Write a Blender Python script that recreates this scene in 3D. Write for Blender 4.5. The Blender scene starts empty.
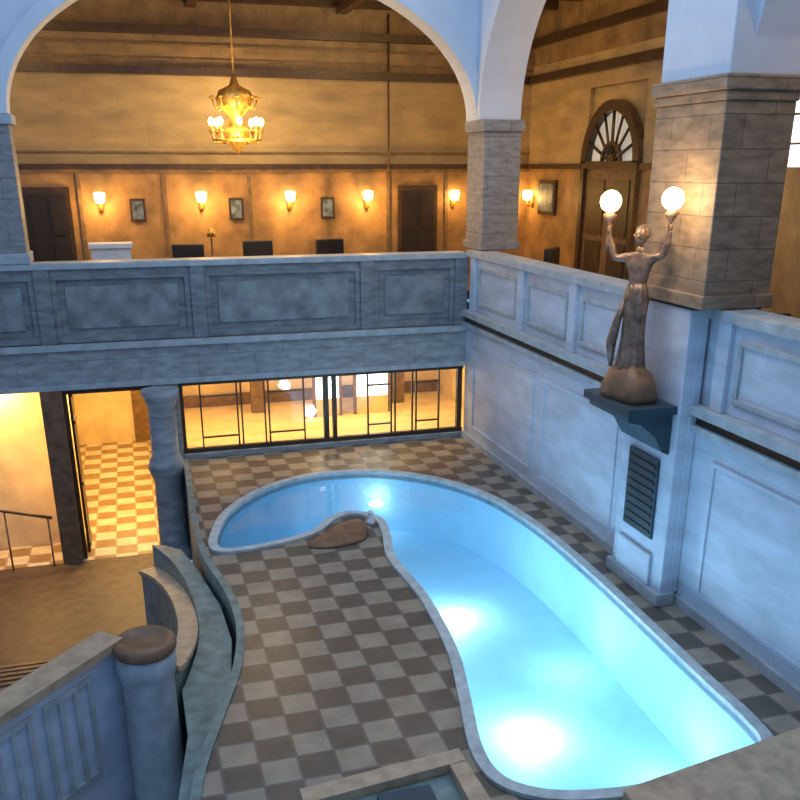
import bpy, math, bmesh
from mathutils import Vector, Matrix
sc=bpy.context.scene
try:
    sc.view_settings.view_transform='Standard'
    sc.view_settings.look='None'
except Exception: pass

# ---------------------------------------------------------------- materials
def newmat(n):
    m=bpy.data.materials.new(n); m.use_nodes=True
    nt=m.node_tree; b=nt.nodes['Principled BSDF']
    return m,nt,b
def coord(nt, flat=True):
    """world metres; flat -> (x+y, z) so the same stone courses wrap round walls"""
    tc=nt.nodes.new('ShaderNodeTexCoord')
    if not flat: return tc.outputs['Object']
    s=nt.nodes.new('ShaderNodeSeparateXYZ'); nt.links.new(tc.outputs['Object'],s.inputs[0])
    a=nt.nodes.new('ShaderNodeMath'); a.operation='ADD'
    nt.links.new(s.outputs[0],a.inputs[0]); nt.links.new(s.outputs[1],a.inputs[1])
    c=nt.nodes.new('ShaderNodeCombineXYZ'); nt.links.new(a.outputs[0],c.inputs[0]); nt.links.new(s.outputs[2],c.inputs[1])
    return c.outputs[0]
def plain(n,col,rough=0.6,metal=0,var=0.12,scale=3.0):
    m,nt,b=newmat(n)
    tc=coord(nt,False)
    no=nt.nodes.new('ShaderNodeTexNoise'); no.inputs['Scale'].default_value=scale; no.inputs['Detail'].default_value=5
    nt.links.new(tc,no.inputs['Vector'])
    cr=nt.nodes.new('ShaderNodeValToRGB')
    cr.color_ramp.elements[0].position=.3; cr.color_ramp.elements[1].position=.7
    cr.color_ramp.elements[0].color=tuple(max(0,c*(1-var)) for c in col)+(1,)
    cr.color_ramp.elements[1].color=tuple(min(1,c*(1+var)) for c in col)+(1,)
    nt.links.new(no.outputs['Fac'],cr.inputs[0]); nt.links.new(cr.outputs[0],b.inputs['Base Color'])
    b.inputs['Roughness'].default_value=rough; b.inputs['Metallic'].default_value=metal
    return m
def blocks(n,c1,c2,mortar,w=1.0,h=0.5,ms=0.012,rough=0.7,var=0.3,nscale=2.5):
    m,nt,b=newmat(n)
    v=coord(nt)
    br=nt.nodes.new('ShaderNodeTexBrick')
    br.inputs['Color1'].default_value=c1+(1,); br.inputs['Color2'].default_value=c2+(1,); br.inputs['Mortar'].default_value=mortar+(1,)
    br.inputs['Scale'].default_value=1; br.inputs['Mortar Size'].default_value=ms
    br.inputs['Brick Width'].default_value=w; br.inputs['Row Height'].default_value=h
    nt.links.new(v,br.inputs['Vector'])
    no=nt.nodes.new('ShaderNodeTexNoise'); no.inputs['Scale'].default_value=nscale; no.inputs['Detail'].default_value=6
    mp=nt.nodes.new('ShaderNodeMapping'); mp.inputs['Scale'].default_value=(1,1,3)
    nt.links.new(coord(nt,False),mp.inputs[0]); nt.links.new(mp.outputs[0],no.inputs['Vector'])
    cr=nt.nodes.new('ShaderNodeValToRGB')
    cr.color_ramp.elements[0].position=.3; cr.color_ramp.elements[1].position=.7
    cr.color_ramp.elements[0].color=(1-var,)*3+(1,); cr.color_ramp.elements[1].color=(1,1,1,1)
    nt.links.new(no.outputs['Fac'],cr.inputs[0])
    mx=nt.nodes.new('ShaderNodeMix'); mx.data_type='RGBA'; mx.blend_type='MULTIPLY'; mx.inputs[0].default_value=1
    nt.links.new(br.outputs['Color'],mx.inputs[6]); nt.links.new(cr.outputs[0],mx.inputs[7])
    nt.links.new(mx.outputs[2],b.inputs['Base Color']); b.inputs['Roughness'].default_value=rough
    return m
def checker(n,c1,c2,size,rough=0.35,rot=0.0,grout=(.16,.14,.12)):
    m,nt,b=newmat(n)
    mp=nt.nodes.new('ShaderNodeMapping'); mp.inputs['Scale'].default_value=(1/size,1/size,0); mp.inputs['Rotation'].default_value=(0,0,rot)
    mp.inputs['Location'].default_value=(.013,.017,.5)
    nt.links.new(coord(nt,False),mp.inputs[0])
    ck=nt.nodes.new('ShaderNodeTexChecker'); ck.inputs['Scale'].default_value=1
    ck.inputs['Color1'].default_value=c1+(1,); ck.inputs['Color2'].default_value=c2+(1,)
    nt.links.new(mp.outputs[0],ck.inputs['Vector'])
    br=nt.nodes.new('ShaderNodeTexBrick'); br.offset=0; br.inputs['Scale'].default_value=1
    br.inputs['Brick Width'].default_value=1; br.inputs['Row Height'].default_value=1; br.inputs['Mortar Size'].default_value=.035
    nt.links.new(mp.outputs[0],br.inputs['Vector'])
    mg=nt.nodes.new('ShaderNodeMix'); mg.data_type='RGBA'
    nt.links.new(br.outputs['Fac'],mg.inputs[0]); nt.links.new(ck.outputs['Color'],mg.inputs[6]); mg.inputs[7].default_value=grout+(1,)
    no=nt.nodes.new('ShaderNodeTexNoise'); no.inputs['Scale'].default_value=3; no.inputs['Detail'].default_value=6
    nt.links.new(coord(nt,False),no.inputs['Vector'])
    cr=nt.nodes.new('ShaderNodeValToRGB'); cr.color_ramp.elements[0].position=.3; cr.color_ramp.elements[1].position=.7
    cr.color_ramp.elements[0].color=(.68,.68,.68,1); cr.color_ramp.elements[1].color=(1,1,1,1)
    nt.links.new(no.outputs['Fac'],cr.inputs[0])
    mx=nt.nodes.new('ShaderNodeMix'); mx.data_type='RGBA'; mx.blend_type='MULTIPLY'; mx.inputs[0].default_value=1
    nt.links.new(mg.outputs[2],mx.inputs[6]); nt.links.new(cr.outputs[0],mx.inputs[7])
    nt.links.new(mx.outputs[2],b.inputs['Base Color']); b.inputs['Roughness'].default_value=rough
    return m
def emis(n,col,s):
    m,nt,b=newmat(n)
    b.inputs['Base Color'].default_value=col+(1,); b.inputs['Emission Color'].default_value=col+(1,); b.inputs['Emission Strength'].default_value=s
    return m

M={}
M['court']=blocks('court_stone_blue_grey',(.39,.42,.43),(.34,.38,.40),(.20,.25,.28),1.3,.62,.008,.65,.45)
M['parapet']=blocks('parapet_stone',(.26,.29,.30),(.22,.25,.27),(.14,.17,.19),1.6,.9,.008,.6,.5)
M['panel']=plain('parapet_panel_stone',(.20,.225,.23),.55,var=.4,scale=2.5)
M['trimstone']=plain('trim_stone',(.37,.41,.43),.55,var=.2,scale=4)
M['plaster']=plain('arch_plaster',(.60,.65,.72),.8,var=.05,scale=1.5)
M['rwall']=blocks('court_wall_plaster',(.57,.64,.73),(.54,.61,.71),(.46,.54,.63),2.2,1.3,.006,.5,.28,1.2)
M['pillar']=blocks('pillar_stone',(.37,.26,.17),(.29,.21,.14),(.17,.125,.09),.9,.42,.008,.6,.5,3)
M['pillar2']=blocks('pillar_stone_grey',(.33,.32,.31),(.28,.28,.28),(.18,.18,.19),.9,.42,.008,.6,.4,4)
M['deck']=checker('deck_checker_tiles',(.34,.29,.215),(.12,.10,.078),.44)
M['halltile']=checker('hall_checker_tiles',(.80,.70,.50),(.36,.23,.10),.5,grout=(.5,.4,.25))
M['coping']=plain('pool_coping_stone',(.46,.52,.52),.5,var=.2,scale=6)
M['ledge']=plain('travertine',(.46,.33,.21),.5,var=.25,scale=5)
M['teal']=plain('teal_stone',(.16,.225,.21),.45,var=.35,scale=4)
M['basin']=plain('pool_basin_plaster',(.37,.62,.78),.6,var=.04,scale=2)
M['dark']=plain('dark_brown_stone',(.085,.052,.032),.5,var=.4,scale=4)
M['brown']=plain('brown_stone',(.19,.10,.05),.5,var=.4,scale=4)
M['warmwall']=blocks('gallery_wall_stone',(.56,.39,.18),(.52,.36,.17),(.46,.31,.14),1.4,.7,.006,.7,.35,1.0)
M['warmlow']=plain('gallery_wainscot_plaster',(.36,.20,.07),.5,var=.35,scale=2)
M['cream']=plain('warm_cream_plaster',(.80,.62,.34),.7,var=.15,scale=2)
M['wood']=plain('dark_wood',(.06,.032,.015),.4,var=.35,scale=6)
M['midwood']=plain('brown_wood_trim',(.20,.12,.05),.45,var=.3,scale=6)
M['ceilwood']=plain('ceiling_planks',(.27,.165,.07),.5,var=.4,scale=2)
M['frame']=plain('dark_metal_frame',(.06,.045,.03),.4,metal=.3,var=.2)
M['gold']=plain('gilded_metal',(.75,.42,.09),.4,metal=.65,var=.4,scale=7)
M['bronze']=plain('bronze',(.21,.14,.10),.42,metal=.4,var=.5,scale=8)
M['white']=plain('white_cloth',(.8,.8,.78),.8,var=.05)
M['chair']=plain('dark_leather',(.025,.016,.011),.5,var=.2)
M['globe']=emis('lamp_globe_glow',(1,.78,.38),7)
M['shade']=emis('sconce_shade_glow',(1,.68,.24),14)
M['bulb']=emis('candle_bulb_glow',(1,.72,.26),14)
M['wlight']=emis('underwater_lamp_glow',(.85,.97,1),14)
M['daylight']=emis('frosted_daylight_glass',(.85,.93,1),2.2)
M['dimglass']=emis('dim_fanlight_glass',(.60,.58,.48),.45)
M['paint']=plain('painted_canvas',(.14,.18,.21),.5,var=.8,scale=5)
M['vent']=plain('vent_grille_metal',(.03,.06,.08),.5,metal=.2,var=.2)
# water
m,nt,b=newmat('pool_water'); nt.nodes.remove(b)
out=[n for n in nt.nodes if n.type=='OUTPUT_MATERIAL'][0]
tr=nt.nodes.new('ShaderNodeBsdfTransparent'); tr.inputs[0].default_value=(.78,.94,1,1)
gl=nt.nodes.new('ShaderNodeBsdfGlossy'); gl.inputs['Roughness'].default_value=.06
fr=nt.nodes.new('ShaderNodeFresnel'); fr.inputs['IOR'].default_value=1.33
no=nt.nodes.new('ShaderNodeTexNoise'); no.inputs['Scale'].default_value=2.2; no.inputs['Detail'].default_value=3
bp=nt.nodes.new('ShaderNodeBump'); bp.inputs['Strength'].default_value=.12; bp.inputs['Distance'].default_value=.1
nt.links.new(coord(nt,False),no.inputs['Vector']); nt.links.new(no.outputs['Fac'],bp.inputs['Height'])
nt.links.new(bp.outputs[0],gl.inputs['Normal']); nt.links.new(bp.outputs[0],fr.inputs['Normal'])
mxs=nt.nodes.new('ShaderNodeMixShader'); nt.links.new(fr.outputs[0],mxs.inputs[0]); nt.links.new(tr.outputs[0],mxs.inputs[1]); nt.links.new(gl.outputs[0],mxs.inputs[2])
nt.links.new(mxs.outputs[0],out.inputs['Surface']); M['water']=m
# window glass
m,nt,b=newmat('window_glass'); nt.nodes.remove(b)
out=[n for n in nt.nodes if n.type=='OUTPUT_MATERIAL'][0]
tr=nt.nodes.new('ShaderNodeBsdfTransparent'); tr.inputs[0].default_value=(.93,.95,.95,1)
gl=nt.nodes.new('ShaderNodeBsdfGlossy'); gl.inputs['Roughness'].default_value=.03
mxs=nt.nodes.new('ShaderNodeMixShader'); mxs.inputs[0].default_value=.06
nt.links.new(tr.outputs[0],mxs.inputs[1]); nt.links.new(gl.outputs[0],mxs.inputs[2]); nt.links.new(mxs.outputs[0],out.inputs['Surface']); M['glass']=m

# ---------------------------------------------------------------- mesh builder
class B:
    def __init__(s,name): s.name=name; s.v=[]; s.f=[]; s.mi=[]; s.mats=[]; s.sm=[]
    def m(s,k):
        if k not in s.mats: s.mats.append(k)
        return s.mats.index(k)
    def face(s,idx,k,smooth=False): s.f.append(tuple(idx)); s.mi.append(s.m(k)); s.sm.append(smooth)
    def add(s,vs): n=len(s.v); s.v+= [tuple(v) for v in vs]; return n
    def box(s,x0,x1,y0,y1,z0,z1,k):
        n=s.add([(x,y,z) for z in (z0,z1) for y in (y0,y1) for x in (x0,x1)])
        for q in ((0,2,3,1),(4,5,7,6),(0,1,5,4),(2,6,7,3),(0,4,6,2),(1,3,7,5)): s.face([n+i for i in q],k)
    def obox(s,c,ax,ay,az,hx,hy,hz,k):
        c=Vector(c)
        n=s.add([c+ax*(i*hx)+ay*(j*hy)+az*(l*hz) for l in (-1,1) for j in (-1,1) for i in (-1,1)])
        for q in ((0,2,3,1),(4,5,7,6),(0,1,5,4),(2,6,7,3),(0,4,6,2),(1,3,7,5)): s.face([n+i for i in q],k)
    def ring(s,pts,k,closed=False,smooth=True,cap=True):
        L=len(pts[0]); n=s.add([p for r in pts for p in r])
        R=len(pts)
        for i in range(R-1 if not closed else R):
            for j in range(L):
                a=n+i*L+j; b_=n+i*L+(j+1)%L; c=n+((i+1)%R)*L+(j+1)%L; d=n+((i+1)%R)*L+j
                s.face((a,b_,c,d),k,smooth)
        if cap and not closed:
            s.face([n+j for j in range(L)][::-1],k); s.face([n+(R-1)*L+j for j in range(L)],k)
    def lathe(s,c,prof,k,seg=24,fold=0,nf=9,smooth=True,sx=1,sy=1):
        rs=[]
        for r,z in prof:
            rs.append([(c[0]+sx*r*(1+fold*math.sin(nf*t))*math.cos(t),c[1]+sy*r*(1+fold*math.sin(nf*t))*math.sin(t),c[2]+z) for t in [2*math.pi*i/seg for i in range(seg)]])
        s.ring(rs,k,smooth=smooth)
    def tube(s,pts,r,k,seg=8):
        pts=[Vector(p) for p in pts]; rs=[]
        if not isinstance(r,(list,tuple)): r=[r]*len(pts)
        up=Vector((0,0,1)); pa=None
        for i,p in enumerate(pts):
            t=(pts[min(i+1,len(pts)-1)]-pts[max(i-1,0)]).normalized()
            a=t.cross(up if abs(t.z)<.95 else Vector((1,0,0))).normalized()
            if pa is not None and a.dot(pa)<0: a=-a
            pa=a; b_=t.cross(a)
            rs.append([p+a*(r[i]*math.cos(2*math.pi*j/seg))+b_*(r[i]*math.sin(2*math.pi*j/seg)) for j in range(seg)])
        s.ring(rs,k)
    def ball(s,c,r,k,seg=16,sc=(1,1,1)):
        rs=[]
        for i in range(seg//2+1):
            ph=math.pi*i/(seg//2); rr=max(math.sin(ph),.02)
            rs.append([(c[0]+sc[0]*r*rr*math.cos(2*math.pi*j/seg),c[1]+sc[1]*r*rr*math.sin(2*math.pi*j/seg),c[2]-sc[2]*r*math.cos(ph)) for j in range(seg)])
        s.ring(rs,k)
    def prism(s,poly,z0,z1,k,kt=None):
        n=s.add([(p[0],p[1],z0) for p in poly]+[(p[0],p[1],z1) for p in poly]); L=len(poly)
        for j in range(L): s.face((n+j,n+(j+1)%L,n+L+(j+1)%L,n+L+j),k)
        s.face([n+j for j in range(L)][::-1],k); s.face([n+L+j for j in range(L)],kt or k)
    def strip(s,path,w0,w1,z0,z1,k,closed=False):
        P=[Vector((p[0],p[1])) for p in path]; N=len(P); rs=[]
        for i in range(N):
            if closed: t=(P[(i+1)%N]-P[i-1]).normalized()
            else: t=(P[min(i+1,N-1)]-P[max(i-1,0)]).normalized()
            nn=Vector((-t.y,t.x))
            a=P[i]+nn*w0; b_=P[i]+nn*w1
            za=z0[i] if isinstance(z0,list) else z0; zb=z1[i] if isinstance(z1,list) else z1
            rs.append([(a.x,a.y,za),(b_.x,b_.y,za),(b_.x,b_.y,zb),(a.x,a.y,zb)])
        s.ring(rs,k,closed=closed,smooth=False)
    def make(s,parent=None,bevel=0,smooth=False):
        me=bpy.data.meshes.new(s.name); me.from_pydata(s.v,[],s.f)
        for k in s.mats: me.materials.append(M[k])
        for p,i,sm in zip(me.polygons,s.mi,s.sm): p.material_index=i; p.use_smooth=sm
        bm=bmesh.new(); bm.from_mesh(me); bmesh.ops.recalc_face_normals(bm,faces=bm.faces); bm.to_mesh(me); bm.free()
        o=bpy.data.objects.new(s.name,me); sc.collection.objects.link(o)
        if parent: o.parent=parent
        if bevel:
            bv=o.modifiers.new('bevel','BEVEL'); bv.width=bevel; bv.segments=2; bv.limit_method='ANGLE'
        return o
def smoothloop(P,n=6,closed=True):
    out=[]; N=len(P)
    for i in range(N if closed else N-1):
        if closed: p0,p1,p2,p3=P[i-1],P[i],P[(i+1)%N],P[(i+2)%N]
        else: p0,p1,p2,p3=P[max(i-1,0)],P[i],P[i+1],P[min(i+2,N-1)]
        for j in range(n):
            t=j/n
            out.append(tuple(.5*((2*b_)+(-a+c)*t+(2*a-5*b_+4*c-d)*t*t+(-a+3*b_-3*c+d)*t**3) for a,b_,c,d in zip(p0,p1,p2,p3)))
    if not closed: out.append(tuple(P[-1]))
    return out
def light(name,typ,loc,power,col,size=.1,rot=None,parent=None,sy=None,spot=None):
    l=bpy.data.lights.new(name,typ); l.energy=power; l.color=col
    if typ=='AREA':
        l.size=size
        if sy: l.shape='RECTANGLE'; l.size_y=sy
    else: l.shadow_soft_size=size
    if typ=='SPOT': l.spot_size=spot or 2; l.spot_blend=.6
    o=bpy.data.objects.new(name,l); o.location=loc
    if rot: o.rotation_euler=rot
    sc.collection.objects.link(o)
    if parent: o.parent=parent
    return o

XR=7.8; YB=20.8; GF=3.6; LOW=-2.3
WARM=(1,.56,.17)
# ---------------------------------------------------------------- pool
P=[(.88,15.25),(1.0,16.1),(1.35,17.1),(2.2,18.2),(3.4,18.85),(4.8,18.75),(6.0,17.9),(6.8,16.5),(7.12,14.6),(7.15,12.5),(7.08,10.5),(7.0,8.8),(6.97,7.9),(6.82,7.35),(6.2,7.1),(5.2,7.0),(4.4,7.05),(3.75,7.25),(3.35,7.65),(3.3,8.3),(3.55,9.4),(3.8,10.6),(3.92,12.3),(3.85,13.9),(4.05,15.0),(4.1,15.75),(3.75,16.15),(3.35,15.95),(2.9,15.4),(2.1,15.05),(1.2,14.95)]
loop=smoothloop(P,6)   # clockwise in plan
def offset(L,d):
    o=[];N=len(L)
    for i in range(N):
        t=(Vector(L[(i+1)%N])-Vector(L[i-1])).normalized(); n=Vector((t.y,-t.x))
        o.append((L[i][0]+n.x*d,L[i][1]+n.y*d))
    return o
inner=offset(loop,.16)
def fill(name,loops,z,mat):
    bm=bmesh.new(); es=[]
    for L in loops:
        vs=[bm.verts.new((p[0],p[1],z)) for p in L]
        for i in range(len(vs)): es.append(bm.edges.new((vs[i],vs[(i+1)%len(vs)])))
    bmesh.ops.triangle_fill(bm,edges=es,use_beauty=True)
    for f_ in bm.faces:
        if f_.normal.z<0: f_.normal_flip()
    me=bpy.data.meshes.new(name); bm.to_mesh(me); bm.free(); me.materials.append(mat)
    o=bpy.data.objects.new(name,me); sc.collection.objects.link(o); return o
edge=smoothloop([(.75,YB),(.70,18.5),(.66,16.5),(.72,14.9),(.95,13.4),(1.0,12.2),(.82,11.0),(.45,9.8),(.1,8.6),(-.05,7.2),(-.1,4.5)],6,False)
deck_outer=edge+[(XR,4.5),(XR,YB)]
fl=fill('floor',[deck_outer,loop],0,M['deck'])
pool=bpy.data.objects.new('swimming_pool',None); sc.collection.objects.link(pool)
b=B('coping'); N=len(loop)
rs=[]
for a,c in zip(loop,inner):
    rs.append([(a[0],a[1],-.1),(a[0],a[1],.05),(c[0],c[1],.05),(c[0],c[1],-.12)])
b.ring(rs,'coping',closed=True,smooth=False); b.make(pool)
b=B('basin_wall'); 
rs=[[(c[0],c[1],-.02),(c[0],c[1],-.7),(c[0],c[1],-1.35)] for c in inner]
n=b.add([p for r in rs for p in r])
for i in range(N):
    for j in range(2):
        a=n+i*3+j; c=n+((i+1)%N)*3+j; b.face((a,c,c+1,a+1),'basin',True)
b.make(pool)
o=fill('basin_floor',[inner],-1.35,M['basin']); o.parent=pool
o=fill('water',[inner],-.1,M['water']); o.parent=pool
for i,(x,y,z,s) in enumerate([(5.15,13.9,-.95,85),(4.95,10.1,-.95,100),(4.8,18.3,-.6,7),(6.3,11.6,-.7,27),(6.2,8.6,-.8,36)]):
    b=B('underwater_lamp_%d'%i)
    if i<3: b.lathe((x,y,z-.06 if i>1 else -1.34),[(.14,0),(.14,.04),(.10,.06)],'wlight',16); b.make(pool)
    light('underwater_light_%d'%i,'POINT',(x,y,z),s,(.70,.90,1),.2,parent=pool)
# peninsula stone mound
b=B('stone_mound')
pm=[(3.75,15.85),(3.9,15.6),(3.8,15.1),(3.6,14.8),(3.0,14.65),(2.6,14.85),(2.9,15.22),(3.3,15.65)]
pl=smoothloop(pm,4); cx=sum(p[0] for p in pl)/len(pl); cyy=sum(p[1] for p in pl)/len(pl)
b.ring([[(cx+(p[0]-cx)*s_,cyy+(p[1]-cyy)*s_,z) for p in pl] for s_,z in ((1,0),(.97,.05),(.85,.08),(.5,.10),(.1,.105))],'brown'); b.make()
b=B('water_spout'); b.lathe((4.0,15.65,0),[(.09,0),(.09,.06),(.05,.1),(.05,.2),(.07,.24),(.02,.28)],'white',14); b.make()

b=B('deck_retaining_wall')
b.strip(edge,0.0,.12,LOW,.04,'teal'); 
b.make()
curve=smoothloop([(-.28,16.3),(.02,15.5),(.24,14.4),(.32,13.2),(.26,12.2),(.05,11.3),(-.05,10.99)],5,False)
nC=len(curve)
b=B('curved_stair_wall')
zt=[-.7+ .9*(i/(nC-1)) for i in range(nC)]
b.strip(curve,-.1,.1,LOW,[z-.08 for z in zt],'teal')
b.strip(curve,-.15,.15,[z-.08 for z in zt],zt,'ledge')
b.make()
b=B('planter_ledge')
pts=[(p[0]+.16,p[1]) for p in curve]+[(.12,9.9),(-.1,8.5),(.02,8.4),(.2,9.1),(.45,10.0),(.78,11.0),(.92,12.2),(.87,13.4),(.64,14.8),(.4,15.9),(.1,16.2)]
b.prism(pts,LOW,-.22,'teal'); b.make()
# newel + balustrade wall of the stair
b=B('newel_post')
c=(-.30,10.55,0)
b.lathe((c[0],c[1],LOW),[(.40,0),(.40,.25),(.34,.32),(.33,2.6),(.36,2.72),(.38,2.8),(.38,2.95),(.34,3.02)],'trimstone',28)
b.lathe((c[0],c[1],0),[(.38,.72),(.40,.76),(.40,.84),(.36,.88),(.30,.89),(.26,.85),(.05,.85)],'brown',28)
b.make()
b=B('stair_balustrade')
p0=Vector((-.70,10.75)); d=Vector((-.665,-.747)).normalized(); p1=p0+d*6; nrm=Vector((-d.y,d.x))
if nrm.y>0: nrm=-nrm
ax=Vector((d.x,d.y,0)); ay=Vector((nrm.x,nrm.y,0)); az=Vector((0,0,1)); mid=(p0+p1)/2; L=(p1-p0).length/2
b.obox((mid.x,mid.y,(.78+LOW)/2),ax,ay,az,L,.12,(.78-LOW)/2,'rwall')
b.obox((mid.x,mid.y,.84),ax,ay,az,L,.2,.06,'ledge')
for i in range(6):
    q=p0+d*(.95+i*.95); qq=q+nrm*.13
    b.obox((qq.x,qq.y,-.75),ax,ay,az,.38,.03,.03,'trimstone'); b.obox((qq.x,qq.y,.6),ax,ay,az,.38,.03,.03,'trimstone')
    for e in (-.35,-.12,.12,.35): 
        r=qq+d*e; b.obox((r.x,r.y,-.075),ax,ay,az,.03,.03,.644,'trimstone')
b.make()
b=B('stone_stairs')
ns=9
for i in range(ns):
    z=-.55-(i)*(1.75/ns); y0=11.3+i*.5
    x1=-.45 if y0>15.2 else -.15
    b.box(-6,x1,y0,y0+.49,LOW,z,'dark'); b.box(-6,x1,y0+.42,y0+.51,z+.002,z+.02,'brown')
b.make()
b=B('floor_lower'); b.box(-7,.6,8,YB,LOW-.1,LOW,'dark'); b.make()
# foreground ledges
b=B('stone_ledge'); b.prism([(4.5,6.88),(7.7,7.4),(7.7,5.5),(4.5,5.5)],0.06,.28,'ledge'); b.make(bevel=.02)
b=B('stone_step')
b.prism([(1.2,7.95),(3.1,8.15),(3.1,7.92),(1.2,7.7)],0.001,.2,'ledge'); b.prism([(2.9,7.89),(3.1,7.91),(3.15,6.5),(2.9,6.5)],0.001,.199,'ledge')
b.prism([(1.2,7.7),(2.9,7.88),(2.9,6.5),(1.2,6.5)],0.001,.08,'teal')
b.box(2.0,2.6,7.1,7.7,.08,.14,'vent'); b.make()

# ---------------------------------------------------------------- back wall of the court
b=B('wall_back')
T=.5
b.box(-7,XR,YB,YB+T,1.85,2.8,'court')
b.box(.79,XR,YB,YB+T,-.1,.12,'court')
b.box(-7,-4.6,YB,YB+T,LOW,1.85,'court')
b.box(-2.2,-1.75,YB-.05,YB+T,LOW,1.849,'brown')
b.box(.22,.78,YB,YB+T,LOW,1.849,'court')
b.box(-7,XR,YB-.08,YB-.001,2.72,2.86,'trimstone')
b.box(-7,XR,YB-.06,YB-.001,1.85,1.96,'trimstone')
b.make()
b=B('parapet_back')
b.box(-7,XR,YB+.1,YB+.45,2.86,4.45,'parapet')
b.box(-7,XR,YB-.03,YB+.55,4.45,4.58,'trimstone')
xs=[-6.2,-1.85,1.4,5.3,7.65]
for x in xs:
    b.box(x-.16,x+.16,YB-.02,YB+.1,2.87,4.45,'parapet')
for x0,x1 in zip(xs[:-1],xs[1:]):
    a,c=x0+.16,x1-.16
    for (u0,u1,z0,z1) in ((a,c,4.22,4.45),(a,c,2.87,3.02),(a,a+.12,3.02,4.22),(c-.12,c,3.02,4.22)):
        b.box(u0,u1,YB+.03,YB+.1,z0,z1,'parapet')
    b.box(a+.28,c-.28,YB+.06,YB+.1,3.17,4.08,'panel')
b.make(bevel=.012)
def archwall(name,plane,u0,u1,d0,d1,zs,bb,ztop,mat,trim=None,dsign=-1,n=36):
    b=B(name); uc=(u0+u1)/2; a=(u1-u0)/2
    def mp(u,d,z): return (u,d,z) if plane=='Y' else (d,u,z)
    rs=[]
    for i in range(n+1):
        t=math.pi*i/n; u=uc-a*math.cos(t); z=zs+bb*math.sin(t)
        rs.append([mp(u,d0,z),mp(u,d1,z),mp(u,d1,ztop),mp(u,d0,ztop)])
    b.ring(rs,mat,smooth=False)
    if trim:
        rs=[]
        for i in range(n+1):
            t=math.pi*i/n; c_,s_=math.cos(t),math.sin(t)
            q=[(a-.0,0),(a+.28,0),(a+.28,1),(a-.0,1)]
            r=[]
            for (A,w) in q:
                u=uc-(A)*c_; z=zs+(bb+(A-a))*s_; d=d0+dsign*(.08 if w else -.02)
                r.append(mp(u,d,z))
            rs.append(r)
        b.ring(rs,trim,smooth=False)
    return b
b=archwall('wall_back_arcade','Y',-2.05,XR+.1,YB,YB+.6,7.5,2.95,13,'plaster','plaster')
b.make()
b=archwall('wall_back_arcade','Y',-9,-2.7,YB,YB+.6,7.5,2.5,13,'plaster','plaster'); b.make()
b=B('stone_pillar')  # left pier
b.box(-2.65,-2.05,YB,YB+.7,4.6,7.3,'pillar2'); b.box(-2.72,-1.98,YB-.07,YB+.77,7.3,7.5,'trimstone'); b.box(-2.7,-2.0,YB-.05,YB+.75,4.581,4.8,'trimstone')
b.box(-2.7,-2.05,YB+.001,YB+.599,7.5,13,'plaster'); b.make(bevel=.02)
b=B('stone_pillar')  # corner pier
b.box(XR+.15,XR+1.05,YB-.5,YB+.6,4.66,7.25,'pillar2'); b.box(XR+.09,XR+1.11,YB-.56,YB+.66,7.25,7.5,'pillar2')
b.box(XR+.1,XR+1.1,YB-.55,YB+.65,4.66,4.85,'pillar2')
b.box(XR+.1,XR+1.0,YB-.5,YB+.59,7.5,13,'plaster'); b.make(bevel=.02)
# round column beside the door
b=B('round_column')
b.lathe((.36,YB-.42,LOW),[(.44,0),(.44,.2),(.36,.3),(.33,.4),(.31,2.0),(.36,2.1),(.42,2.3),(.38,2.5),(.31,2.6),(.30,3.7),(.36,3.9),(.42,4.12)],'court',24)
b.make()
# door and frames
b=B('door_1')
for x in (-1.75,.12): b.box(x,x+.09,YB+.1,YB+.25,LOW,1.72,'wood')
b.box(-1.75,.21,YB+.1,YB+.25,1.72,1.845,'wood')
b.box(-1.66,-1.60,YB+.5,YB+1.3,LOW+.01,1.7,'wood')
for z in (LOW+.15,-.6,.9,1.55): b.box(-1.6,-1.57,YB+.55,YB+1.25,z,z+.1,'midwood')
b.make()
b=B('window_1')
z0,z1=.12,1.85; yg=YB+.15
b.box(.78,XR,yg-.05,yg+.07,z0,z0+.1,'frame'); b.box(.78,XR,yg-.05,yg+.07,z1-.1,z1,'frame')
for x,w in ((.8,.08),(4.2,.12),(4.42,.1),(7.65,.12)): b.box(x,x+w,yg-.06,yg+.08,z0,z1,'frame')
for x in (1.25,2.1,2.2,2.75,2.85,3.7,5.3,5.9,6.0,6.45,6.55,7.15): b.box(x,x+.035,yg-.03,yg+.03,z0,z1,'frame')
for (x0,x1) in ((1.25,2.1),(2.85,3.7),(5.3,5.9),(6.55,7.15)):
    for z in (.45,1.45): b.box(x0,x1,yg-.03,yg+.03,z,z+.035,'frame')
b.box(.85,7.7,yg-.005,yg+.005,z0+.05,z1-.05,'glass')
b.make()
# room behind the glazing
b=B('room_behind_glazing')
b.box(.86,8.8,YB+.51,25.8,-.1,0,'cream'); b.box(.86,9,25.8,26,0,2.85,'cream'); b.box(8.8,9,YB+.51,25.8,0,2.85,'cream'); b.box(.77,.86,YB+.51,26,-.2,2.9,'cream')
b.box(.86,9,YB+.51,26,2.85,2.95,'cream')
b.box(.87,8.79,25.7,25.79,.001,.35,'midwood')
for x in (2.9,7.0): b.box(x,x+.35,24.6,24.95,0.001,2.849,'midwood')
for x0,x1 in ((4.55,5.2),(5.7,6.6)):
    b.box(x0,x1,23.72,23.79,.5,1.9,'daylight'); b.box(x0-.08,x0,23.7,23.8,0.001,2.0,'midwood'); b.box(x1,x1+.08,23.7,23.8,0.001,2.0,'midwood'); b.box(x0,x1,23.7,23.8,.001,.5,'cream'); b.box(x0,x1,23.7,23.8,1.9,2.0,'midwood')
b.make()
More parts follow.
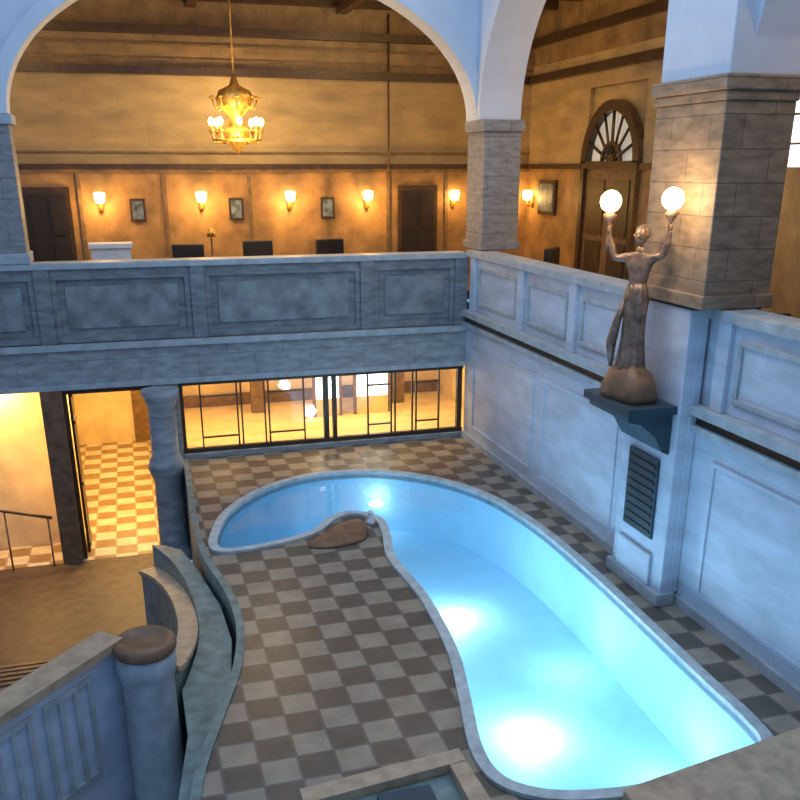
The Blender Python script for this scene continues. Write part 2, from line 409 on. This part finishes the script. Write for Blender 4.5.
for i,x in enumerate((1.8,4.3,6.8)): light('hall_ceiling_light_%d'%i,'AREA',(x,22.7,2.8),105,(1,.64,.24),.8)
# hall behind door
b=B('floor_hall'); b.box(-5.5,.6,YB+.001,30.8,LOW-.1,LOW+.005,'halltile'); b.make()
b=B('wall_hall')
b.box(-5.6,.75,30.8,31,LOW,1.9,'cream'); b.box(.6,.75,YB+.51,30.8,LOW,1.9,'cream'); b.box(-1.95,-1.8,YB+.51,24,LOW,1.9,'cream'); b.box(-5.6,-5.4,YB+.51,30.8,LOW,1.9,'cream')
b.box(-5.6,.75,YB+.51,31,1.9,2.0,'cream')
b.box(-5.4,-1.96,22.1,22.3,LOW,1.9,'cream')
b.box(-.4,.4,30.7,30.79,LOW,0,'midwood')
b.make()
light('hall_light_a','AREA',(-.6,23.2,1.85),240,(1,.64,.23),1.2); light('hall_light_b','AREA',(-.6,28,1.85),190,(1,.64,.23),1.2)
light('hall_light_c','AREA',(-3.2,21.6,1.85),120,(1,.58,.20),.5,sy=.5); light('hall_light_d','POINT',(-2.7,21.2,-.4),26,(1,.54,.17),.3)
b=B('stair_handrail')
b.tube([(-4.5,YB-.1,-.5),(-3.2,YB-.1,-.85),(-2.3,YB-.1,-1.1)],.04,'brown'); 
for x,z in ((-4.4,-.53),(-3.3,-.82),(-2.4,-1.07)): b.tube([(x,YB-.1,LOW),(x,YB-.1,z)],.02,'brown')
b.make()

# ---------------------------------------------------------------- right wall
b=B('wall_right')
b.box(XR,XR+.3,3,YB-.001,-.1,2.95,'rwall')
b.box(XR-.03,XR+.3,3,YB-.001,2.95,3.1,'frame')
b.box(XR-.14,XR+.3,3,YB-.001,3.1,3.24,'trimstone')
b.box(XR-.1,XR-.001,3,YB-.001,2.86,2.95,'trimstone')
b.box(XR-.06,XR-.001,3,YB-.001,0.001,.16,'trimstone')
for y0,y1 in ((13.2,16.2),(16.7,20.2),(6.2,10.5),(3.2,5.6)):
    for (a,c,z0,z1) in ((y0,y1,2.45,2.51),(y0,y1,.4,.46),(y0,y0+.06,.461,2.449),(y1-.06,y1,.461,2.449)):
        b.box(XR-.03,XR-.001,a,c,z0,z1,'rwall')
b.make()
b=B('parapet_right')
b.box(XR+.05,XR+.4,3,YB-.04,3.241,4.5,'rwall'); b.box(XR-.05,XR+.5,3,YB-.04,4.5,4.65,'trimstone')
ys=[3.2,7.0,10.6,12.7,15.2,17.6,20.4]
for y in ys: b.box(XR-.03,XR+.049,y-.14,y+.14,3.241,4.499,'rwall')
for y0,y1 in zip(ys[:-1],ys[1:]):
    a,c=y0+.14,y1-.14
    if c-a<2: continue
    for (u0,u1,z0,z1) in ((a+.15,c-.15,4.22,4.3),(a+.15,c-.15,3.42,3.5),(a+.15,a+.23,3.501,4.219),(c-.23,c-.15,3.501,4.219)):
        b.box(XR+.01,XR+.049,u0,u1,z0,z1,'trimstone')
b.make(bevel=.008)
b=archwall('wall_right_arcade','X',12.3,YB-.5,XR,XR+1.0,7.5,3.3,13,'plaster'); b.make()
b=archwall('wall_right_arcade','X',3.2,10.8,XR,XR+1.0,7.5,3.3,13,'plaster'); b.make()
b=B('stone_pillar')
b.box(7.48,XR-.15,11.0,12.5,0,4.62,'rwall'); b.box(XR-.16,XR-.001,11.001,12.499,.2,4.62,'rwall')
b.box(7.40,XR-.07,10.95,12.56,0.001,.22,'trimstone'); b.box(7.42,7.479,11.3,12.3,.22,.75,'rwall')
b.box(7.45,8.5,10.7,12.35,4.66,7.3,'pillar')
b.box(7.41,8.54,10.66,12.39,4.66,4.85,'pillar')
b.box(7.42,8.53,10.67,12.38,7.3,7.42,'pillar'); b.box(7.38,8.57,10.63,12.42,7.42,7.6,'pillar')
b.box(7.48,8.79,10.75,12.35,7.6,13,'plaster')
b.make(bevel=.02)
b=B('vent_grille')
b.box(7.44,7.479,11.35,12.2,1.0,2.3,'vent')
for i in range(9): b.box(7.42,7.439,11.4,12.15,1.07+i*.135,1.11+i*.135,'frame')
b.make()
# corbel
b=B('corbel_bracket')
prof=[(7.47,2.45),(7.35,2.5),(7.2,2.75),(6.95,2.95),(6.75,3.0),(6.72,3.1),(7.47,3.1)]
b.ring([[(x,y,z) for x,z in prof] for y in (11.15,12.35)],'vent',smooth=False)
b.box(6.68,7.47,11.05,12.45,3.1,3.22,'vent')
b.make()

# ---------------------------------------------------------------- statue torchere
st=bpy.data.objects.new('statue_lamp',None); sc.collection.objects.link(st)
S=Vector((7.06,11.78,3.22))
b=B('rock_base'); b.lathe(S,[(.42,0),(.45,.1),(.40,.28),(.33,.42),(.12,.55)],'brown',18,fold=.1,nf=5,sx=.78,sy=1.25); b.make(st)
b=B('draped_skirt'); b.lathe(S+Vector((0,0,.4)),[(.25,0),(.23,.1),(.18,.5),(.175,.8),(.195,1.05),(.165,1.2),(.13,1.3)],'bronze',40,fold=.09,nf=10,sx=.85)
b.tube([S+Vector((-.12,.08,1.5)),S+Vector((-.2,.14,1.15)),S+Vector((-.24,.2,.8)),S+Vector((-.2,.24,.45))],[.03,.06,.08,.03],'bronze'); b.make(st)
side=Vector((.62,-.78,0)).normalized(); fwd=Vector((-.78,-.62,0)).normalized()
def W(s_,f_,z): return S+side*s_+fwd*f_+Vector((0,0,z+.13))
vs=[W(0,0,1.35),W(0,0,1.55),W(0,.02,1.8),W(0,0,2.0),W(0,.01,2.1),
    W(.17,0,1.93),W(.36,.05,1.98),W(.42,.08,2.25),W(.43,.09,2.33),
    W(-.17,0,1.93),W(-.36,.05,1.90),W(-.46,.08,2.2),W(-.47,.09,2.28)]
es=[(0,1),(1,2),(2,3),(3,4),(2,5),(5,6),(6,7),(7,8),(2,9),(9,10),(10,11),(11,12)]
rad=[(.17,.14),(.12,.11),(.17,.12),(.07,.07),(.055,.055),(.075,.075),(.06,.06),(.045,.045),(.035,.035),(.075,.075),(.06,.06),(.045,.045),(.035,.035)]
me=bpy.data.meshes.new('body'); me.from_pydata(vs,es,[]); o=bpy.data.objects.new('body',me); sc.collection.objects.link(o); o.parent=st
sk=o.modifiers.new('skin','SKIN')
for i,v in enumerate(me.skin_vertices[0].data): v.radius=rad[i]; v.use_root=(i==0)
sd=o.modifiers.new('sub','SUBSURF'); sd.levels=2; sd.render_levels=2
me.materials.append(M['bronze'])
b=B('head'); hc=W(0,.02,2.23)
b.ball(hc,.11,'bronze',16,(.85,.85,1.2)); b.ball(hc-fwd*.06+Vector((0,0,.04)),.115,'bronze',14,(.98,.98,1)); b.ball(hc-fwd*.16+Vector((0,0,.05)),.06,'bronze',10)
b.tube([hc+fwd*.085+Vector((0,0,.03)),hc+fwd*.125+Vector((0,0,-.02))],[.012,.022],'bronze',6)
b.tube([hc+fwd*.09+side*.028+Vector((0,0,-.06)),hc+fwd*.09-side*.028+Vector((0,0,-.06))],.011,'bronze',6)
for s_ in (-1,1): b.ball(hc+side*.095*s_,.022,'bronze',8); b.ball(hc+side*.035*s_+fwd*.085+Vector((0,0,.03)),.013,'bronze',8)
b.make(st)
b=B('hands')
HP=((1,W(.43,.09,2.36)),(-1,W(-.47,.09,2.31)))
for s_,h in HP:
    b.ball(h,.05,'bronze',10,(.8,.8,1.1))
    for k in range(4):
        z=.03-.02*k; b.tube([h+fwd*.03+Vector((0,0,z)),h+fwd*.065+side*(-.03*s_)+Vector((0,0,z)),h+fwd*.04-side*(.06*s_)+Vector((0,0,z))],.01,'bronze',6)
    b.tube([h-fwd*.02+Vector((0,0,.02)),h-side*.04*s_+Vector((0,0,.05)),h-side*.05*s_+fwd*.02+Vector((0,0,.05))],.012,'bronze',6)
b.make(st)
b=B('torches')
for s_,h in HP:
    b.lathe(h+Vector((0,0,-.3)),[(.015,0),(.04,.1),(.025,.15),(.022,.35),(.04,.4),(.08,.45),(.10,.5),(.06,.52)],'bronze',14)
b.make(st)
b=B('lamp_globes')
for i,(s_,h) in enumerate(HP):
    b.ball(h+Vector((0,0,.38)),.155,'globe',18)
    light('globe_light_%d'%i,'POINT',h+Vector((0,0,.38))+fwd*.32,42,(1,.66,.32),.15,parent=st)
b.make(st)

# ---------------------------------------------------------------- gallery
GY=26.5; GX=11.8
b=B('gallery_floor'); b.box(-9,GX,YB+.56,GY,3.4,GF,'dark'); b.box(XR+.51,GX,3,YB+.56,3.4,GF,'dark'); b.make()
b=B('wall_gallery_back')
b.box(-9,GX+.3,GY,GY+.3,GF,6.5,'warmlow'); b.box(-9,GX+.3,GY,GY+.3,6.5,8.8,'warmwall'); b.box(-9,GX+.3,GY,GY+.3,8.8,12.5,'ceilwood')
b.make()
b=B('trim_1')
b.box(-9,GX,GY-.12,GY-.001,6.45,6.58,'wood'); b.box(-9,GX,GY-.07,GY-.001,6.36,6.45,'midwood'); b.box(-9,GX,GY-.06,GY-.001,6.85,6.9,'midwood'); b.box(-9,GX,GY-.2,GY-.001,8.75,8.95,'wood')
for z in (9.1,9.45): b.box(-9,GX,GY-.06,GY-.001,z,z+.05,'midwood')
b.box(-9,GX,GY-.25,GY-.001,9.7,9.9,'wood'); b.box(-9,GX,GY-.25,GY-.001,10.5,10.7,'wood')
for x in (-2.9,-1.1,1.1,3.4,5.6,7.4,9.2): b.box(x-.05,x+.05,GY-.05,GY-.001,GF,6.36,'midwood')
b.tube([(7.4,GY-.15,6.3),(7.4,GY-.15,10.4)],.03,'wood')
b.make()
b=B('wall_gallery_right')
b.box(GX,GX+.3,0,20,GF,6.5,'warmlow'); b.box(GX,GX+.3,22.8,GY,GF,6.5,'warmlow')
b.box(GX,GX+.3,0,GY,8.4,9.2,'warmwall'); b.box(GX,GX+.3,0,14.0,6.5,8.4,'warmwall'); b.box(GX,GX+.3,16.0,20,6.5,8.4,'warmwall'); b.box(GX,GX+.3,22.8,GY,6.5,8.4,'warmwall')
b.box(GX+.12,GX+.3,20,22.8,GF,8.4,'warmwall')
b.box(GX,GX+.3,0,GY,9.2,12.5,'ceilwood')
b.make()
b=B('trim_2')
b.box(GX-.12,GX-.001,0,13.9,6.45,6.58,'wood'); b.box(GX-.12,GX-.001,16.1,19.9,6.45,6.58,'wood'); b.box(GX-.12,GX-.001,22.9,GY-.3,6.45,6.58,'wood'); b.box(GX-.2,GX-.001,0,GY-.3,8.75,8.95,'wood'); b.box(GX-.2,GX-.001,0,GY-.3,9.7,9.9,'wood'); b.make()
b=B('ceiling'); b.box(-9,GX+.3,YB+.6,GY+.3,10.9,11.05,'ceilwood'); b.box(XR+1,GX+.3,0,YB+.6,10.9,11.05,'ceilwood')
for y in (22,23.5,25): b.box(-9,GX,y,y+.25,10.5,10.9,'wood')
for y in (4,7,10,13,16,19): b.box(XR+1,GX,y,y+.25,10.5,10.9,'wood')
for x in (-6,-2,2,6,9.4): b.box(x,x+.25,YB+.6,GY,10.35,10.9,'wood')
b.box(9.4,9.65,0,YB,10.35,10.9,'wood')
b.make()
# arched door with fanlight in right gallery wall
b=B('door_2'); yc=21.4; hw=1.4; zsp=6.6; xw=GX-.04
def ringX(R0,R1,x0,x1,k,n=20):
    rs=[]
    for i in range(n+1):
        t=math.pi*i/n; c_,s_=math.cos(t),math.sin(t)
        rs.append([(x0,yc-R0*c_,zsp+R0*s_),(x0,yc-R1*c_,zsp+R1*s_),(x1,yc-R1*c_,zsp+R1*s_),(x1,yc-R0*c_,zsp+R0*s_)])
    b.ring(rs,k,smooth=False)
ringX(1.2,1.45,xw-.1,xw+.1,'wood'); ringX(.42,.5,xw-.04,xw+.04,'wood'); ringX(.02,.2,xw-.04,xw+.04,'wood'); ringX(.2,1.22,xw+.1,xw+.12,'dimglass')
for i in range(1,8):
    t=math.pi*i/8; b.tube([(xw,yc-.15*math.cos(t),zsp+.15*math.sin(t)),(xw,yc-1.25*math.cos(t),zsp+1.25*math.sin(t))],.04,'wood',6)
b.box(xw-.1,xw+.1,yc-1.42,yc+1.42,zsp-.14,zsp+.04,'wood')
for y in (yc-1.42,yc+1.24): b.box(xw-.1,xw+.1,y,y+.18,GF,zsp-.14,'wood')
for s_ in (-1,1):
    y0=min(yc,yc+s_*1.24); y1=max(yc,yc+s_*1.24)
    b.box(xw,xw+.08,y0,y1,GF,zsp-.14,'brown')
    for z0,z1 in ((3.8,4.7),(4.85,6.2)): b.box(xw-.03,xw-.001,y0+.2,y1-.2,z0,z1,'wood')
b.make()
for n_,x in (('door_3',-1.95),('door_4',8.3)):
    b=B(n_); b.box(x-.6,x+.6,GY-.1,GY-.001,GF,6.0,'wood'); b.box(x-.5,x+.5,GY-.12,GY-.1,GF,5.85,'chair')
    for z0,z1 in ((3.8,4.6),(4.8,5.7)):
        for s_ in (-.25,.25): b.box(x+s_-.17,x+s_+.17,GY-.14,GY-.12,z0,z1,'chair')
    b.make()
# window
b=B('window_2'); y0,y1=14.0,16.0; yc=15.0; zsp=7.4
b.box(GX+.1,GX+.14,y0,y1,6.4,7.4,'daylight'); ringX(.02,1.0,GX+.1,GX+.14,'daylight')
ringX(.92,1.05,GX-.05,GX+.1,'midwood'); 
for y in (14.0,14.5,15.0,15.5,15.97): b.box(GX,GX+.1,y-.02,y+.02,6.4,8.3 if 14.3<y<15.7 else 7.4,'midwood')
for z in (6.9,7.4,7.85): b.box(GX,GX+.1,y0,y1,z-.02,z+.02,'midwood')
b.make()
b=B('framed_picture')
b.box(GX-.08,GX-.001,24.4,25.5,5.2,6.15,'wood'); b.box(GX-.1,GX-.08,24.5,25.4,5.3,6.05,'paint'); b.make()
for x in (.35,3.0,5.6):
    b=B('framed_picture'); b.box(x-.2,x+.2,GY-.08,GY-.051,5.1,5.7,'wood'); b.box(x-.14,x+.14,GY-.1,GY-.08,5.17,5.63,'paint'); b.make()
# sconces
def sconce(x,y,z,nx,ny,p=50):
    e=bpy.data.objects.new('wall_sconce',None); sc.collection.objects.link(e)
    b=B('bracket'); b.lathe((x+nx*.02,y+ny*.02,z-.25),[(.02,0),(.07,.05),(.07,.3),(.02,.36)],'gold',12)
    b.tube([(x,y,z-.15),(x+nx*.12,y+ny*.12,z-.22),(x+nx*.2,y+ny*.2,z-.12),(x+nx*.2,y+ny*.2,z-.02)],.018,'gold'); b.make(e)
    b=B('shade'); b.lathe((x+nx*.2,y+ny*.2,z-.03),[(.07,0),(.12,.04),(.15,.24),(.11,.28)],'shade',14); b.make(e)
    light('sconce_light','POINT',(x+nx*.38,y+ny*.38,z+.02),p,WARM,.08,parent=e)
for x in (-.6,2.05,4.5,6.75): sconce(x,GY-.06,5.62,0,-1,95)
sconce(9.4,GY,5.6,0,-1,35); sconce(-4.5,GY,5.6,0,-1,40); sconce(GX,18.0,5.6,-1,0,50); sconce(GX,16.6,5.5,-1,0,60); sconce(GX,26.0,5.6,-1,0,30)
# chandelier
ch=bpy.data.objects.new('chandelier',None); sc.collection.objects.link(ch); C=(2.80,23.6,6.95)
b=B('body'); b.lathe(C,[(.03,-.15),(.12,-.05),(.24,.12),(.32,.35),(.2,.5),(.12,.65),(.32,.85),(.46,1.05),(.38,1.25),(.12,1.38),(.04,1.6)],'gold',24,fold=.07,nf=8)
b.tube([(C[0],C[1],8.5),(C[0],C[1],10.9)],.02,'gold')
nb=8
for i in range(nb):
    t=2*math.pi*i/nb; u=Vector((math.cos(t),math.sin(t),0)); c=Vector(C)
    b.tube([c+u*.2+Vector((0,0,.3)),c+u*.38+Vector((0,0,.1)),c+u*.56+Vector((0,0,.15)),c+u*.6+Vector((0,0,.35))],.035,'gold')
    b.lathe(c+u*.6+Vector((0,0,.35)),[(.03,0),(.09,.02),(.04,.05),(.03,.15)],'gold',10)
    b.tube([c+u*.25+Vector((0,0,1.05)),c+u*.48+Vector((0,0,.85)),c+u*.54+Vector((0,0,1.1))],.03,'gold')
    b.lathe(c+u*.54+Vector((0,0,1.08)),[(.03,0),(.07,.03),(.03,.06)],'gold',10)
b.tube([Vector(C)+Vector((.55*math.cos(t*math.pi/12),.55*math.sin(t*math.pi/12),.15)) for t in range(25)],.04,'gold')
b.make(ch)
b=B('bulbs')
for i in range(nb):
    t=2*math.pi*i/nb; b.ball((C[0]+.6*math.cos(t),C[1]+.6*math.sin(t),C[2]+.57),.07,'bulb',8,(1,1,1.5))
b.make(ch)
light('chandelier_light','POINT',(C[0],C[1]-.9,C[2]+.2),220,(1,.66,.26),.3,parent=ch)
light('chandelier_uplight','POINT',(C[0]+.1,C[1]+1.3,C[2]+.9),180,(1,.70,.32),.4,parent=ch)
def fill_lantern(x,y,z,p):  # added fixture that carries warm fill light for the gallery
    e=bpy.data.objects.new('added_fill_lantern',None); sc.collection.objects.link(e)
    b=B('cage'); b.lathe((x,y,z),[(.05,-.3),(.16,-.25),(.18,-.22)],'gold',8); b.lathe((x,y,z),[(.18,.22),(.12,.32),(.03,.36)],'gold',8)
    for i in range(6):
        t=math.pi*i/3; b.tube([(x+.17*math.cos(t),y+.17*math.sin(t),z-.24),(x+.17*math.cos(t),y+.17*math.sin(t),z+.24)],.012,'gold',6)
    b.make(e)
    b=B('glow'); b.ball((x,y,z),.09,'bulb',10); b.make(e)
    light('lantern_fill_light','POINT',(x,y,z-.45),p,(1,.64,.27),.25,parent=e)
fill_lantern(6.6,22.0,10.14,170); fill_lantern(-2.6,22.0,10.14,140); fill_lantern(10.7,17.5,10.14,170); fill_lantern(10.7,9,10.14,150)  # added fill, hung above the view to brighten the gallery
# gallery furniture
def armchair(x,y,rot,k='chair',zf=GF):
    b=B('armchair')
    b.box(-.35,.35,-.35,.35,.22,.46,k); b.box(-.38,.38,.27,.42,.4,1.15,k); b.box(-.42,-.3,-.35,.35,.22,.68,k); b.box(.3,.42,-.35,.35,.22,.68,k)
    for i in (-.34,.34):
        for j in (-.3,.36): b.box(i-.03,i+.03,j-.03,j+.03,0,.24,'wood')
    o=b.make(bevel=.04); o.location=(x,y,zf); o.rotation_euler=(0,0,rot); return o
for x,r in ((1.4,3.1),(3.2,.1),(5.1,.2)): armchair(x,23.3,r)
armchair(10,15.5,1.6); armchair(10.2,10.3,1.2); armchair(9.6,19.2,.8); armchair(9.8,12.6,1.7)
b=B('console_table'); b.box(-.9,.1,22.9,23.5,4.70,4.80,'white'); b.box(-.85,.05,22.95,23.45,4.05,4.70,'white')
for x in (-.85,-.0):
    for y in (22.95,23.4): b.box(x,x+.05,y,y+.05,GF,4.05,'white')
b.make()
b=B('floor_lamp'); b.lathe((2.1,24.6,GF),[(.18,0),(.16,.04),(.02,.07),(.02,1.25),(.03,1.3)],'wood',14); b.lathe((2.1,24.6,GF+1.2),[(.12,0),(.07,.2)],'gold',16); b.make()

# ---------------------------------------------------------------- skylight over the court (open grid)
b=B('ceiling_skylight_frame')
for x in (-6,-3,0,3,6): b.box(x,x+.15,3,YB,13,13.3,'frame')
for y in (4,8,12,16,20): b.box(-7,XR,y,y+.15,13,13.3,'frame')
b.make()

# ---------------------------------------------------------------- lights / world / camera
w=bpy.data.worlds.new('World'); sc.world=w; w.use_nodes=True
bg=w.node_tree.nodes['Background']; bg.inputs[0].default_value=(.37,.59,1,1); bg.inputs[1].default_value=.56
light('skylight','AREA',(3,12,12.8),780,(.53,.73,1),8,sy=14)
cam=bpy.data.cameras.new('camera'); co=bpy.data.objects.new('camera',cam); sc.collection.objects.link(co)
co.location=(0,0,6.5); co.rotation_euler=(math.radians(90)-math.atan2(333,894),0,-math.atan2(280,math.hypot(333,894)))
cam.sensor_width=36; cam.lens=894/800*36; cam.shift_y=.125; cam.clip_end=200
sc.camera=co
